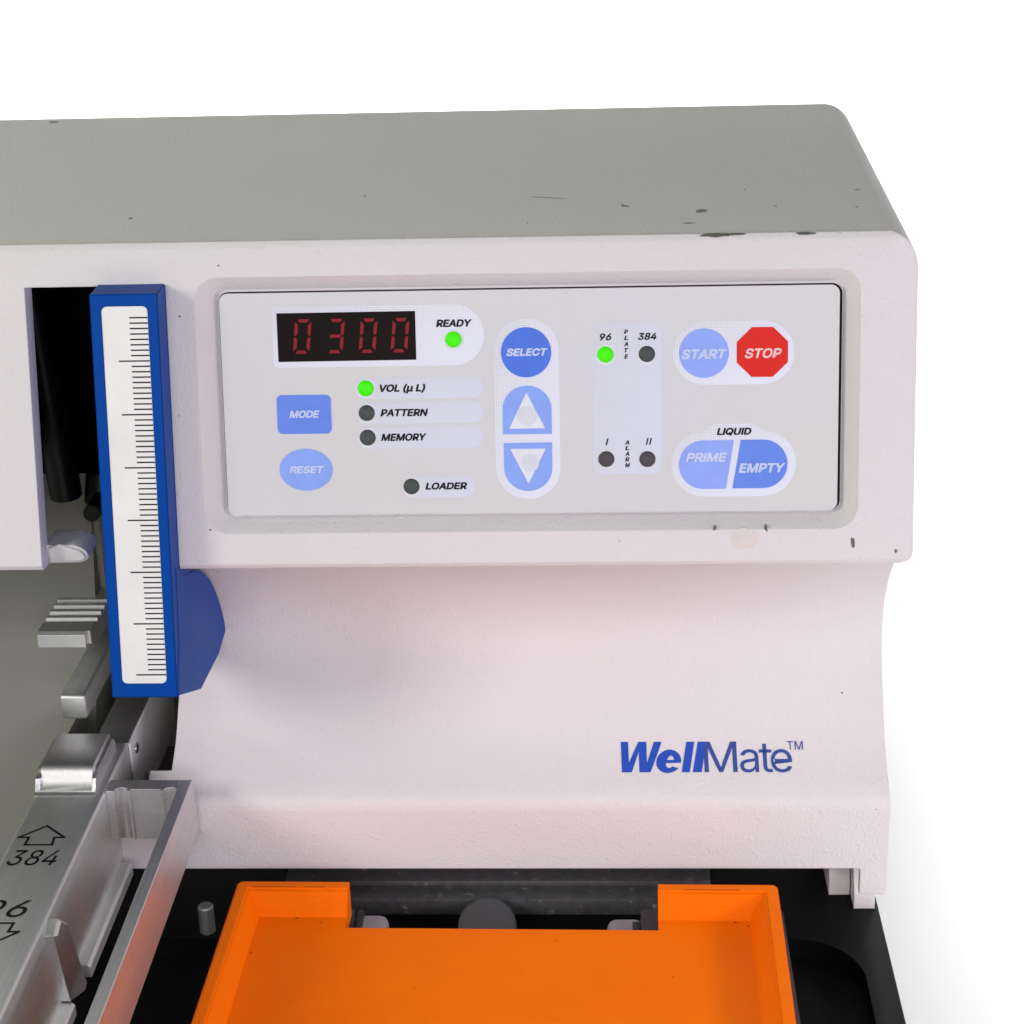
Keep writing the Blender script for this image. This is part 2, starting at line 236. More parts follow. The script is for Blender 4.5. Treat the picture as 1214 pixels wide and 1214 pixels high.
GLYPHS={'(':(273,[[(89,207),(90,235),(92,264),(96,293),(101,324),(107,354),(114,384),(122,413),(132,441),(142,468),(153,494),(164,517),(177,539),(236,539),(191,428),(161,313),(157,285),(154,258),(152,232),(151,207),(160,115),(188,16),(236,-96),(177,-96),(156,-59),(139,-21),(124,16),(111,55),(102,93),(95,131),(90,169)]]),')':(273,[[(37,-96),(86,18),(113,116),(122,207),(121,232),(119,258),(116,285),(112,313),(82,428),(37,539),(97,539),(109,517),(121,494),(131,468),(142,441),(151,413),(159,384),(167,354),(173,323),(178,293),(181,264),(183,235),(184,207),(183,168),(178,130),(171,92),(161,53),(149,15),(134,-22),(117,-59),(97,-96)]]),'0':(453,[[(227,-7),(199,-5),(174,1),(151,11),(130,24),(111,41),(95,62),(80,86),(69,113),(60,144),(53,178),(49,214),(48,254),(49,294),(53,330),(60,364),(69,395),(81,422),(95,447),(112,467),(130,484),(151,498),(174,508),(200,514),(227,516),(254,514),(279,508),(302,498),(323,484),(342,467),(358,447),(372,422),(384,395),(393,364),(400,330),(404,294),(405,254),(404,214),(400,178),(393,144),(384,113),(373,86),(359,62),(342,41),(323,24),(302,11),(279,1),(254,-5)],[(227,50),(261,56),(290,74),(303,87),(313,103),(323,122),(330,144),(336,168),(340,194),(343,223),(344,254),(343,285),(340,314),(336,341),(330,365),(323,387),(313,405),(303,422),(290,435),(261,453),(227,460),(192,453),(163,435),(151,422),(140,405),(131,387),(123,365),(117,341),(113,314),(110,285),(109,254),(110,223),(113,194),(117,168),(123,144),(131,122),(140,103),(151,87),(163,74),(192,56)]]),'1':(453,[[(76,0),(76,55),(391,55),(391,0)],[(276,509),(276,0),(212,0),(212,448),(209,448),(86,358),(86,427),(198,509)]]),'2':(453,[[(64,0),(64,47),(234,229),(282,282),(311,327),(318,348),(320,371),(317,397),(308,419),(293,436),(273,449),(250,457),(224,460),(196,457),(172,447),(153,433),(139,413),(130,390),(127,362),(66,362),(67,384),(71,405),(77,424),(86,442),(111,473),(143,496),(162,505),(182,511),(203,514),(225,516),(247,514),(268,511),(288,505),(306,497),(337,474),(361,445),(376,411),(381,372),(378,345),(371,318),(357,290),(336,259),(267,180),(153,60),(153,57),(389,57),(389,0)]]),'3':(453,[[(218,-7),(195,-6),(173,-3),(152,2),(133,10),(98,30),(70,57),(52,91),(44,132),(109,132),(115,107),(126,87),(144,71),(165,59),(191,52),(219,50),(248,53),(275,61),(297,74),(315,93),(325,116),(329,145),(326,172),(316,196),(299,217),(275,234),(242,244),(201,248),(157,248),(157,299),(288,448),(288,452),(70,452),(70,509),(372,509),(372,461),(211,278),(211,289),(239,290),(264,288),(287,284),(308,276),(327,265),(344,253),(359,239),(371,222),(381,205),(387,186),(392,166),(393,145),(392,123),(387,103),(380,84),(370,66),(358,50),(344,36),(327,23),(309,12),(288,4),(266,-2),(243,-6)]]),'4':(453,[[(40,105),(40,158),(247,509),(311,509),(109,166),(109,163),(413,163),(413,105)],[(282,0),(282,121),(282,146),(282,318),(343,318),(343,0)]]),'5':(453,[[(221,-7),(199,-6),(178,-2),(159,3),(140,11),(108,32),(83,60),(66,93),(60,130),(122,130),(127,108),(138,89),(154,73),(173,60),(196,52),(221,50),(250,53),(276,64),(298,82),(314,104),(324,131),(328,162),(324,193),(314,221),(297,244),(275,262),(248,273),(218,277),(167,268),(145,258),(128,246),(67,253),(96,509),(366,509),(366,452),(151,452),(134,301),(136,301),(155,315),(178,325),(203,331),(229,334),(263,330),(294,321),(321,306),(345,285),(364,260),(379,231),(388,199),(391,163),(390,139),(385,117),(379,95),(369,76),(357,57),(343,41),(327,27),(309,15),(289,6),(268,-1),(245,-5)]]),'6':(453,[[(226,-7),(203,-5),(182,-1),(161,5),(142,15),(125,26),(109,40),(96,56),(84,74),(75,94),(69,115),(65,138),(64,162),(68,199),(80,239),(89,261),(102,285),(118,311),(137,340),(252,509),(322,509),(151,261),(145,261),(165,288),(196,307),(235,314),(257,313),(278,309),(298,303),(316,295),(346,271),(370,240),(378,221),(384,201),(388,180),(389,157),(388,134),(384,112),(377,92),(368,73),(356,55),(343,39),(327,26),(310,14),(291,5),(271,-2),(249,-6)],[(226,48),(254,52),(279,63),(299,79),(314,101),(324,128),(327,157),(324,187),(314,213),(299,235),(279,251),(254,262),(226,265),(198,262),(174,252),(153,235),(138,214),(128,188),(125,158),(128,128),(138,102),(153,79),(174,63),(198,52)]]),'7':(453,[[(97,0),(323,448),(323,452),(62,452),(62,509),(391,509),(391,449),(165,0)]]),'8':(453,[[(226,-7),(201,-6),(178,-2),(156,3),(136,11),(101,33),(74,62),(57,96),(52,135),(55,166),(65,195),(81,220),(101,241),(125,256),(153,265),(153,267),(119,282),(93,308),(76,342),(70,380),(75,417),(90,450),(114,477),(146,498),(164,506),(184,511),(204,514),(226,516),(248,514),(269,511),(288,506),(306,498),(337,477),(361,450),(377,417),(382,380),(376,342),(359,308),(333,282),(300,267),(300,265),(327,256),(351,241),(372,220),(387,195),(397,166),(401,135),(395,96),(378,62),(352,33),(317,11),(296,3),(275,-2),(251,-6)],[(226,49),(258,52),(285,60),(307,74),(323,91),(333,113),(337,139),(333,165),(322,189),(305,208),(283,223),(256,232),(226,235),(196,232),(169,223),(147,208),(130,189),(119,165),(115,139),(119,113),(129,91),(145,74),(167,60),(195,52)],[(226,290),(252,292),(274,300),(293,313),(307,330),(316,351),(319,376),(316,399),(308,420),(294,437),(275,449),(252,457),(226,460),(200,457),(177,449),(159,437),(145,420),(136,399),(133,376),(136,351),(145,330),(159,313),(178,300),(201,292)]]),'9':(453,[[(226,516),(249,514),(271,510),(291,503),(310,494),(328,482),(343,468),(356,452),(368,434),(377,414),(384,393),(388,371),(389,347),(385,309),(373,270),(363,248),(350,224),(334,197),(315,168),(200,0),(130,0),(301,248),(307,248),(287,221),(257,202),(218,195),(195,196),(175,199),(155,206),(137,214),(106,237),(83,269),(74,287),(68,307),(65,329),(64,352),(65,375),(69,397),(75,417),(85,436),(96,454),(110,469),(125,483),(143,494),(162,504),(182,510),(203,514)],[(226,460),(199,457),(174,446),(154,429),(138,407),(129,381),(125,352),(129,322),(138,295),(154,274),(174,257),(199,247),(226,243),(254,247),(279,257),(299,273),(314,295),(324,321),(327,350),(324,381),(314,407),(299,429),(279,446),(254,457)]]),'A':(480,[[(16,0),(201,509),(276,509),(463,0),(395,0),(287,302),(264,372),(232,478),(245,478),(213,371),(191,302),(85,0)],[(110,142),(110,199),(370,199),(370,142)]]),'C':(510,[[(267,-7),(235,-5),(205,1),(177,11),(150,25),(126,42),(104,63),(86,88),(70,115),(57,146),(48,179),(42,215),(40,254),(42,293),(48,329),(57,362),(70,393),(86,421),(104,445),(126,466),(150,484),(177,498),(205,508),(235,514),(267,516),(305,513),(340,504),(373,490),(402,471),(427,447),(448,418),(463,385),(473,348),(408,348),(401,373),(389,395),(357,428),(315,449),(267,456),(245,454),(223,450),(203,443),(184,432),(166,419),(150,403),(137,385),(125,364),(116,340),(109,314),(105,285),(103,254),(105,223),(109,194),(116,168),(125,145),(137,123),(151,105),(166,89),(184,76),(203,66),(223,59),(245,54),(267,53),(315,60),(357,81),(389,114),(408,160),(473,160),(463,124),(448,91),(428,62),(402,38),(373,19),(341,5),(305,-4)]]),'D':(502,[[(219,0),(96,0),(96,57),(215,57),(244,58),(272,63),(296,70),(318,81),(337,94),(354,110),(368,128),(379,149),(388,172),(394,198),(398,226),(399,255),(398,285),(394,312),(388,337),(379,361),(368,381),(354,399),(338,415),(320,428),(299,438),(275,446),(249,450),(221,452),(93,452),(93,509),(225,509),(261,507),(294,501),(325,492),(353,478),(377,461),(399,441),(418,418),(433,391),(446,361),(455,329),(460,293),(462,255),(460,217),(455,181),(446,149),(433,119),(417,92),(398,68),(376,48),(351,31),(322,17),(291,8),(256,2)],[(125,509),(125,0),(60,0),(60,509)]]),'E':(419,[[(60,0),(60,509),(372,509),(372,452),(125,452),(125,286),(355,286),(355,229),(125,229),(125,57),(375,57),(375,0)]]),'I':(300,[[(31,0),(31,57),(118,57),(118,452),(31,452),(31,509),(269,509),(269,452),(183,452),(183,57),(269,57),(269,0)]]),'L':(393,[[(60,0),(60,509),(125,509),(125,57),(361,57),(361,0)]]),'M':(628,[[(60,0),(60,509),(152,509),(277,187),(287,159),(299,123),(311,84),(322,49),(307,49),(318,83),(330,121),(342,158),(352,187),(476,509),(568,509),(568,0),(504,0),(504,291),(504,327),(505,369),(506,413),(507,457),(513,457),(498,409),(482,363),(467,322),(456,291),(342,0),(286,0),(170,291),(159,321),(145,361),(129,408),(112,457),(119,457),(120,416),(121,372),(122,328),(122,291),(122,0)]]),'N':(523,[[(60,0),(60,509),(136,509),(343,183),(363,151),(388,107),(414,55),(405,54),(401,108),(399,157),(399,195),(399,509),(463,509),(463,0),(387,0),(202,290),(177,331),(148,381),(108,452),(119,454),(122,384),(124,328),(125,291),(125,0)]]),'O':(533,[[(267,-7),(235,-5),(205,1),(177,11),(150,25),(126,42),(105,63),(86,88),(70,115),(57,146),(48,179),(42,215),(40,254),(42,293),(48,329),(57,362),(70,393),(86,421),(105,445),(126,466),(150,484),(177,498),(205,508),(235,514),(267,516),(299,514),(329,508),(357,498),(384,484),(408,466),(429,445),(448,421),(464,393),(477,362),(486,329),(491,293),(493,254),(491,215),(486,179),(477,146),(464,115),(448,88),(429,63),(408,42),(384,25),(357,11),(329,1),(299,-5)],[(267,53),(289,54),(310,59),(330,66),(349,76),(367,89),(383,105),(396,123),(408,144),(418,168),(425,194),(429,223),(430,254),(429,286),(425,314),(418,341),(408,365),(396,386),(383,404),(367,420),(349,433),(330,443),(310,450),(289,454),(267,456),(245,454),(223,450),(203,443),(184,433),(167,420),(151,404),(137,385),(125,364),(116,340),(109,314),(105,285),(103,254),(105,223),(109,194),(116,168),(125,144),(137,123),(151,105),(167,89),(184,76),(203,66),(223,59),(245,54)]]),'P':(445,[[(60,0),(60,509),(235,509),(263,507),(289,503),(312,497),(332,487),(350,476),(366,462),(379,447),(390,430),(398,411),(404,391),(407,370),(409,348),(407,325),(404,304),(398,284),(390,265),(379,248),(366,233),(350,219),(332,207),(312,198),(289,191),(263,187),(235,186),(109,186),(109,242),(233,242),(269,246),(297,256),(318,272),(333,294),(342,319),(344,348),(342,376),(333,402),(318,423),(297,439),(268,449),(232,452),(125,452),(125,0)]]),'Q':(533,[[(245,159),(313,159),(369,85),(384,65),(468,-48),(401,-48),(346,27),(331,46)],[(267,-7),(235,-5),(205,1),(177,11),(150,25),(126,42),(105,63),(86,88),(70,115),(57,146),(48,179),(42,215),(40,254),(42,293),(48,329),(57,362),(70,393),(86,421),(105,445),(126,466),(150,484),(177,498),(205,508),(235,514),(267,516),(299,514),(329,508),(357,498),(384,484),(408,466),(429,445),(448,421),(464,393),(477,362),(486,329),(491,293),(493,254),(491,215),(486,179),(477,146),(464,115),(448,88),(429,63),(408,42),(384,25),(357,11),(329,1),(299,-5)],[(267,53),(289,54),(310,59),(330,66),(349,76),(367,89),(383,105),(396,123),(408,144),(418,168),(425,194),(429,223),(430,254),(429,286),(425,314),(418,341),(408,365),(396,386),(383,404),(367,420),(349,433),(330,443),(310,450),(289,454),(267,456),(245,454),(223,450),(203,443),(184,433),(167,420),(151,404),(137,385),(125,364),(116,340),(109,314),(105,285),(103,254),(105,223),(109,194),(116,168),(125,144),(137,123),(151,105),(167,89),(184,76),(203,66),(223,59),(245,54)]]),'R':(449,[[(60,0),(60,509),(236,509),(264,507),(290,504),(313,497),(333,489),(367,465),(390,433),(399,415),(405,395),(408,374),(409,352),(408,330),(405,309),(399,290),(390,271),(367,240),(333,217),(312,209),(289,203),(264,199),(236,198),(96,198),(96,255),(234,255),(269,258),(298,267),(319,281),(334,300),(342,324),(345,352),(342,380),(334,405),(319,425),(298,440),(269,449),(233,452),(125,452),(125,0)],[(353,0),(230,229),(303,229),(428,0)]]),'S':(447,[[(224,-9),(197,-8),(172,-4),(149,1),(128,9),(108,19),(91,31),(76,45),(64,60),(54,77),(46,96),(41,115),(38,137),(104,137),(110,110),(123,88),(142,71),(166,59),(194,52),(224,49),(257,52),(286,60),(311,74),(329,92),(341,114),(346,139),(342,161),(332,179),(316,193),(296,205),(245,222),(184,239),(154,249),(128,260),(105,274),(86,289),(71,307),(60,326),(54,348),(52,372),(58,413),(75,448),(87,463),(102,476),(119,488),(138,498),(158,506),(180,511),(203,514),(227,516),(252,514),(275,511),(296,505),(316,498),(351,476),(377,449),(394,415),(401,378),(337,378),(326,412),(302,437),(286,447),(267,453),(247,457),(225,459),(194,456),(167,448),(145,435),(129,418),(118,398),(115,376),(119,352),(131,334),(148,319),(169,308),(212,293),(264,279),(312,264),(359,238),(379,220),(395,198),(405,171),(408,139),(403,99),(386,64),(374,48),(360,34),(343,21),(323,11),(302,2),(278,-4),(252,-8)]]),'T':(449,[[(32,452),(32,509),(417,509),(417,452),(257,452),(257,0),(193,0),(193,452)]]),'U':(517,[[(259,-8),(230,-7),(203,-2),(177,5),(154,15),(133,28),(114,43),(98,60),(85,80),(74,101),(66,124),(62,148),(60,173),(60,509),(124,509),(124,178),(128,144),(141,113),(160,87),(187,68),(220,56),(259,52),(298,56),(331,68),(357,87),(377,113),(389,144),(393,178),(393,509),(457,509),(457,173),(456,148),(451,124),(443,101),(433,80),(419,60),(403,43),(384,28),(363,15),(340,5),(315,-2),(288,-7)]]),'V':(480,[[(204,0),(16,509),(84,509),(192,206),(215,137),(248,31),(235,31),(267,138),(290,206),(395,509),(463,509),(278,0)]]),'W':(686,[[(155,0),(16,509),(82,509),(163,196),(175,145),(187,94),(197,40),(189,40),(200,94),(211,145),(224,196),(306,509),(380,509),(462,196),(474,145),(486,94),(497,40),(488,40),(499,94),(510,145),(523,196),(603,509),(670,509),(530,0),(455,0),(368,323),(351,391),(336,475),(350,475),(335,395),(318,323),(230,0)]]),'Y':(472,[[(203,0),(203,208),(16,509),(91,509),(192,344),(222,292),(250,230),(224,230),(251,293),(280,344),(381,509),(455,509),(268,208),(268,0)]]),'a':(389,[[(160,-9),(126,-5),(94,5),(68,22),(48,45),(35,73),(30,108),(34,138),(43,161),(58,179),(78,193),(125,211),(178,220),(234,227),(265,235),(273,243),(276,255),(276,257),(273,279),(267,297),(256,311),(240,322),(220,329),(196,331),(171,329),(149,322),(118,301),(100,274),(41,291),(57,322),(79,346),(104,364),(133,375),(163,382),(194,384),(239,379),(286,360),(306,343),(322,320),(333,290),(337,251),(337,0),(277,0),(277,52),(272,52),(252,25),(215,1),(190,-6)],[(170,45),(202,49),(228,59),(248,74),(263,93),(272,115),(276,138),(276,190),(259,182),(231,176),(200,171),(175,168),(134,159),(117,150),(103,139),(95,124),(92,105),(94,87),(102,72),(114,61),(130,52)]]),'e':(404,[[(212,-8),(185,-7),(161,-2),(138,6),(117,16),(98,30),(82,46),(68,64),(56,85),(46,108),(40,132),(35,159),(34,187),(35,215),(39,242),(46,267),(55,290),(67,311),(81,329),(97,346),(115,359),(135,370),(157,378),(180,383),(205,384),(236,382),(266,374),(294,361),(319,341),(341,315),(357,282),(363,263),(368,242),(370,219),(371,194),(371,169),(75,169),(75,221),(338,221),(310,202),(307,237),(298,269),(283,294),(263,314),(237,326),(205,330),(173,326),(146,313),(125,294),(109,270),(99,241),(96,211),(96,178),(100,139),(110,106),(128,80),(151,61),(179,50),(212,46),(254,53),(285,73),(306,105),(365,91),(353,63),(335,39),(311,19),(283,4),(249,-5)]]),'l':(189,[[(139,-2),(101,3),(74,20),(58,47),(53,84),(53,509),(114,509),(114,99),(115,77),(120,62),(130,54),(146,52),(160,53),(170,54),(181,3),(162,-1)]]),'t':(227,[[(204,379),(204,327),(6,327),(6,379)],[(65,471),(126,471),(126,98),(128,76),(136,61),(150,53),(170,50),(185,51),(202,54),(213,2),(192,-3),(168,-4),(145,-3),(125,2),(107,10),(92,21),(72,52),(65,93)]]),'µ':(407,[[(53,-143),(53,379),(114,379),(114,150),(117,118),(126,92),(141,72),(160,59),(182,51),(206,48),(231,51),(252,59),(271,73),(285,92),(293,118),(296,150),(296,379),(357,379),(357,86),(359,70),(365,60),(377,54),(394,53),(404,53),(404,0),(392,0),(351,5),(321,22),(304,49),(298,86),(298,120),(312,120),(309,86),(301,58),(289,36),(274,20),(240,0),(206,-5),(172,0),(138,20),(123,36),(111,58),(103,86),(100,120),(114,120),(114,-143)]])}
# ------------------------------------------------------------------ setting: seamless white backdrop
bm = bmesh.new(); prof = [(-900, -32), (500, -32)]+[(500+400*sin(a), 368-400*cos(a)) for a in [i*pi/2/16 for i in range(1, 17)]]+[(900, 1500)]
va = [bm.verts.new((-1500, y, z)) for y, z in prof]; vb = [bm.verts.new((1500, y, z)) for y, z in prof]
for i in range(len(prof)-1): bm.faces.new((va[i], vb[i], vb[i+1], va[i+1]))
bd = link('backdrop', bm_mesh(bm), M_backdrop, kind='structure', smooth=60)

# ------------------------------------------------------------------ the dispenser
T = empty('liquid_dispenser', (0, 60, -32), 'off-white bench liquid dispenser with membrane control panel, blue scale and black base plate', 'lab dispenser')

def catmull(P, n=5):
    out = []
    for i in range(len(P)-1):
        p0 = P[max(i-1, 0)]; p1 = P[i]; p2 = P[i+1]; p3 = P[min(i+2, len(P)-1)]
        for j in range(n):
            t = j/n
            out.append(tuple(.5*((2*b)+(-a+c)*t+(2*a-5*b+4*c-d)*t*t+(-a+3*b-3*c+d)*t**3) for a, b, c, d in zip(p0, p1, p2, p3)))
    out.append(P[-1]); return out
COVE = catmull([(11, 105.6), (20, 101.5), (29, 94), (35.2, 88.0), (40.2, 81.0), (43.0, 74.0), (42.8, 66.5), (38.7, 58.8), (33.4, 52.5), (28.3, 47), (22.5, 43), (16.5, 39.9)], 5)
F0 = face(0, 72); ZC = min((p[1] for p in COVE), key=lambda z: abs(z-44))
PROF = [(171, 180.6), (F0.y+1.6, 180.6), (F0.y+.7, 180.35), (F0.y+.1, 179.6)]+[(face(0, 70.3).y, face(0, 70.3).z)]
fb = face(0, -1.2); PROF += [(fb.y, fb.z), (1.75, 107.7), (2.4, 106.5), (4.2, 106.1)]+COVE
PROF += [(14.2, 38.7), (12.9, 37.6), (12.2, 36.2), (12.0, 34.5), (12.0, 10.3), (171, 10.3)]
bm = bmesh.new(); prism(bm, PROF, -330, 95.4, lambda p, a: Vector((a+(max(p[0]-17, 0)*.026 if a > 0 else 0), p[0], p[1])))
me = bm_mesh(bm)
H = link('housing', me, [M_paint, M_inner, M_bay_shade], T)
cuts = []
# rounded shoulder along the right end of the lid, and the small corner below the panel
R8 = 7.8; c8 = (95.4-R8, 180.6-R8)
lp = [(c8[0]+R8*sin(a), c8[1]+R8*cos(a)) for a in [i*pi/2/14 for i in range(15)]]+[(99, c8[1]), (99, 184), (c8[0], 184)]
bm = bmesh.new(); prism(bm, lp, -5, 200, lambda p, a: Vector((p[0]+(a-17)*.026, a, p[1]))); cuts.append(cut_mesh(bm, M_paint))
RB = 9; cb = (99.4-RB, 171-RB)
lp = [(cb[0]+RB*sin(a), cb[1]+RB*cos(a)) for a in [i*pi/2/10 for i in range(11)]]+[(105, cb[1]), (105, 176), (cb[0], 176)]
bm = bmesh.new(); prism(bm, lp, 0, 200, xy); cuts.append(cut_mesh(bm, M_paint))
R3 = 2.4; lp = [(95.4-R3+R3*sin(a), -3.3+R3-R3*cos(a)) for a in [i*pi/2/6 for i in range(7)]]+[(98, -3.3+R3), (98, -6), (95.4-R3, -6)]
bm = bmesh.new(); prism(bm, lp, 5, -9, fc); cuts.append(cut_mesh(bm, M_paint))
# keypad recess: tapered rounded rectangle
bm = bmesh.new(); r0 = rrect(-67.2, 82.6, 4.9, 63.7, 5.2); r1 = rrect(-63.0, 79.4, 8.0, 60.9, 2.6)
A = [bm.verts.new(face(u, v, .6)) for u, v in rrect(-67.9, 83.3, 4.3, 64.3, 5.6)]; B = [bm.verts.new(face(u, v, -4.2)) for u, v in r1]
A2 = [bm.verts.new(face(u, v, 4)) for u, v in rrect(-67.9, 83.3, 4.3, 64.3, 5.6)]
bm.faces.new(A2); bm.faces.new(B)
for i in range(len(A)):
    j = (i+1) % len(A); bm.faces.new((A[i], A[j], B[j], B[i])); bm.faces.new((A2[i], A2[j], A[j], A[i]))
cuts.append(cut_mesh(bm, M_paint))
# slot for the scale, through the shell wall, cavity behind it
bm = bmesh.new(); prism(bm, [(-106.3, -14), (-73.88, -14), (-73.88, 62.3), (-106.3, 62.3)], 12, -6, fc); cuts.append(cut_mesh(bm, M_paint))
bm = bmesh.new(); prism(bm, [(face(0, -8, -5.3).y, 101), (face(0, 66, -5.3).y, 172.5), (150, 172.5), (150, 101)], -150, -73.4, yz); cuts.append(cut_mesh(bm, M_inner))
# bay under the head on the left, slit beside it
bm = bmesh.new(); add_box(bm, -360, -86, 11.9-20, 74, ZC, 104.5); cuts.append(cut_mesh(bm, M_bay_shade))
bm = bmesh.new(); add_box(bm, -360, -117, -10, 74.02, -5, 104.3); cuts.append(cut_mesh(bm, M_bay_shade))
bm = bmesh.new(); add_box(bm, -113, -86.02, 20.5, 160, 18.6, 96); cuts.append(cut_mesh(bm, M_paint))
bm = bmesh.new(); add_box(bm, -116.9, -91.5, 13.2, 74.3, 18.5, 60); cuts.append(cut_mesh(bm, M_bay_shade))
# underside opening, right foot
bm = bmesh.new(); add_box(bm, -340, 88.8, -20, 220, -20, 18, 1.0, 3, lambda e: all(abs(v.co.x-88.8) < .01 and abs(v.co.z-18) < .01 for v in e.verts)); cuts.append(cut_mesh(bm, M_paint))
bm = bmesh.new(); add_box(bm, 80, 110, 14.6, 220, -20, 17.9); cuts.append(cut_mesh(bm, M_paint))
boolean(H, cuts); smooth(H, 28)
def foot(x0, x1, y0, h):
    bm = bmesh.new()
    prof = [(y0, .05), (y0, 3.2), (y0+.35, 5.0), (y0+1.3, 6.8), (y0+3.2, 8.2), (y0+3.2, h), (y0+40, h), (y0+40, .05)]
    prism(bm, prof, x0, x1, yz); link('foot', bm_mesh(bm), M_paint, T, smooth=40)
foot(88.9, 94.3, 20.7, 17.85); foot(83.2, 88.6, 27.0, 17.95)
# curled lip at the bottom of the slot
bm = bmesh.new(); prism(bm, [(-106.4, 106.0), (-106.4, 110.9), (-103, 110.6), (-100.2, 110.9), (-98.2, 110.2), (-97.0, 109), (-96.6, 107.6), (-97.4, 106.6), (-99, 106.1)], 6.2, 16, lambda p, a: Vector((p[0], a+(110.9-p[1])*.1, p[1])))
bmesh.ops.bevel(bm, geom=[e for e in bm.edges if all(v.co.y < 8 for v in e.verts)], offset=.7, segments=3, affect='EDGES')
link('slot_lip', bm_mesh(bm), M_paint, T, smooth=50)

bm = bmesh.new(); prism(bm, [(73.9, 103), (72, 84), (67, 66), (38, .05), (73.9, .05)], -330, -114.5, yz); link('bay_panel', bm_mesh(bm), M_bay_shade, T, smooth=30)  # slanted back wall of the bay, in the shade-darkened colour
# tube and fittings seen through the slot
def tube(name, p, q, r, mat, parent, cap=True, n=28, r2_=None):
    p, q = Vector(p), Vector(q); d = (q-p).normalized(); a = d.orthogonal().normalized(); b = d.cross(a)
    bm = bmesh.new(); R2 = r2_ or r
    A = [bm.verts.new(p+(a*cos(t)+b*sin(t))*r) for t in [2*pi*i/n for i in range(n)]]
    B = [bm.verts.new(q+(a*cos(t)+b*sin(t))*R2) for t in [2*pi*i/n for i in range(n)]]
    for i in range(n): bm.faces.new((A[i], A[(i+1) % n], B[(i+1) % n], B[i]))
    ea = bm.faces.new(A); eb = bm.faces.new(B)
    bmesh.ops.bevel(bm, geom=list(ea.edges)+list(eb.edges), offset=min(r*.12, .5), segments=2, affect='EDGES')
    return link(name, bm_mesh(bm), mat, parent, smooth=40)
tube('black_tube', (-121, 62, 172), (-116.5, 60, 101.5), 4.2, M_tube, T)
tube('fitting', (-107, 62, 108), (-108, 60, 99.5), 4.0, M_tube, T)
tube('fitting', (-106, 45, 103), (-106.5, 58, 102), 2.2, M_tube, T)

# base plate with its long well
bm = bmesh.new(); add_box(bm, -340, 95.5, -260, 190, -14, 0, .8, 2)
BP = link('base_plate', bm_mesh(bm), [M_black, M_black], T)
bm = bmesh.new(); prism(bm, rrect(-150, 88.3, -240, 7.4, (16, 16, 16.5, 8), 14), -6, 3, xy)
bmesh.ops.bevel(bm, geom=[e for e in bm.edges if all(v.co.z < -5.9 for v in e.verts)], offset=2.5, segments=4, affect='EDGES')
boolean(BP, [cut_mesh(bm, M_black)]); smooth(BP, 40)
for fx, fy in ((70, -220), (70, 160), (-300, -220), (-300, 160)): tube('rubber_foot', (fx, fy, -14), (fx, fy, -32), 12, M_dkgrey, T)
# guide plates under the body
box('guide_plate', -60, 52, 24.2, 70, .05, 6.2, M_gun, T, .3)
box('guide_plate', -60, 52, 17.5, 24.0, .05, 5.0, M_gun, T, .5)
tube('locating_pin', (-78.4, 10.2, .05), (-78.4, 10.2, 8.0), 2.0, M_alu, T)
tube('sensor_disc', (-5.8, 10.0, 1.4), (-5.8, 8.8, 3.2), 7.5, M_frost, T)

# ---- paint chips, specks and the glue stain
def blob(cx, cy, rx, ry, jag=.25, n=14, rot=0):
    out = []
    for i in range(n):
        a = 2*pi*i/n; r = 1+random.uniform(-jag, jag); x, y = rx*cos(a)*r, ry*sin(a)*r
        out.append((cx+x*cos(rot)-y*sin(rot), cy+x*sin(rot)+y*cos(rot)))
    return out
def patch(name, loop, mp, mat, a0=-.25, a1=.05, label=None):
    bm = bmesh.new(); prism(bm, loop, a0, a1, mp); return link(name, bm_mesh(bm), mat, T, label=label)
def topm(p, a): return Vector((p[0], p[1], 180.6+a))
def edgem(p, a):     # across the front top edge: y<0 down the face, y>0 along the top
    n = Vector((0, -.62, .78)); c = Vector((p[0], F0.y+.45, 180.0)); t = Vector((0, .78, .62)); return c+t*p[1]+n*(a+.35)
for (x, y, rx, ry, rot) in ((50.2, 0, 3.1, .42, 0), (70.3, 0, 2.0, .28, 0), (54.5, .1, 2.6, .18, 0)):
    patch('paint_chip', blob(x, y, rx, ry, .3, 22, rot), edgem, M_chip, -.5)
for (x, y, rx, ry, rot) in ((48.4, 38.6, 1.2, 1.6, .2), (30.7, 45, 1.7, .7, -.9), (12.2, 54.8, 4.2, .25, -.35), (86.9, 57.5, .8, .4, 0), (-86.7, 40.8, .55, .7, 0), (8, 30, .3, .4, 0), (66, 42, .3, .5, 0), (60, 60, .25, .4, 0), (-138.9, 166, 1.6, 1.2, 0), (84.5, 40, .4, .4, 0), (-33, 60, .25, .5, 0), (45, 27, 1.3, .5, .1)):
    patch('paint_chip', blob(x, y, rx, ry, .35, 12, rot), topm, M_chip)
for (u, v, rx, ry, rot) in ((50.3, 5.2, .35, .6, -.5), (62, 5.0, .38, .8, .1), (81.8, 1.3, .45, 1.3, .1), (-70.9, 55.3, .3, .2, 0), (-72.2, 32.5, .12, .3, 0), (91.6, -.6, .3, .5, 0), (-61.5, 66.6, .25, .18, 0), (-66.2, 5.8, .2, .25, 0), (28.5, 2.4, .15, .15, 0)):
    patch('paint_chip', blob(u, v, rx, ry, .3, 10, rot), fc, M_chip)
patch('glue_stain', blob(57.3, 2.6, 3.2, 2.4, .14, 16), fc, M_stain, label='beige glue stain left by a removed sticker')
patch('paint_chip', blob(92.0, 35.2, .16, .16, .3, 8), lambda p, a: Vector((p[0], 12-a, p[1])), M_chip)

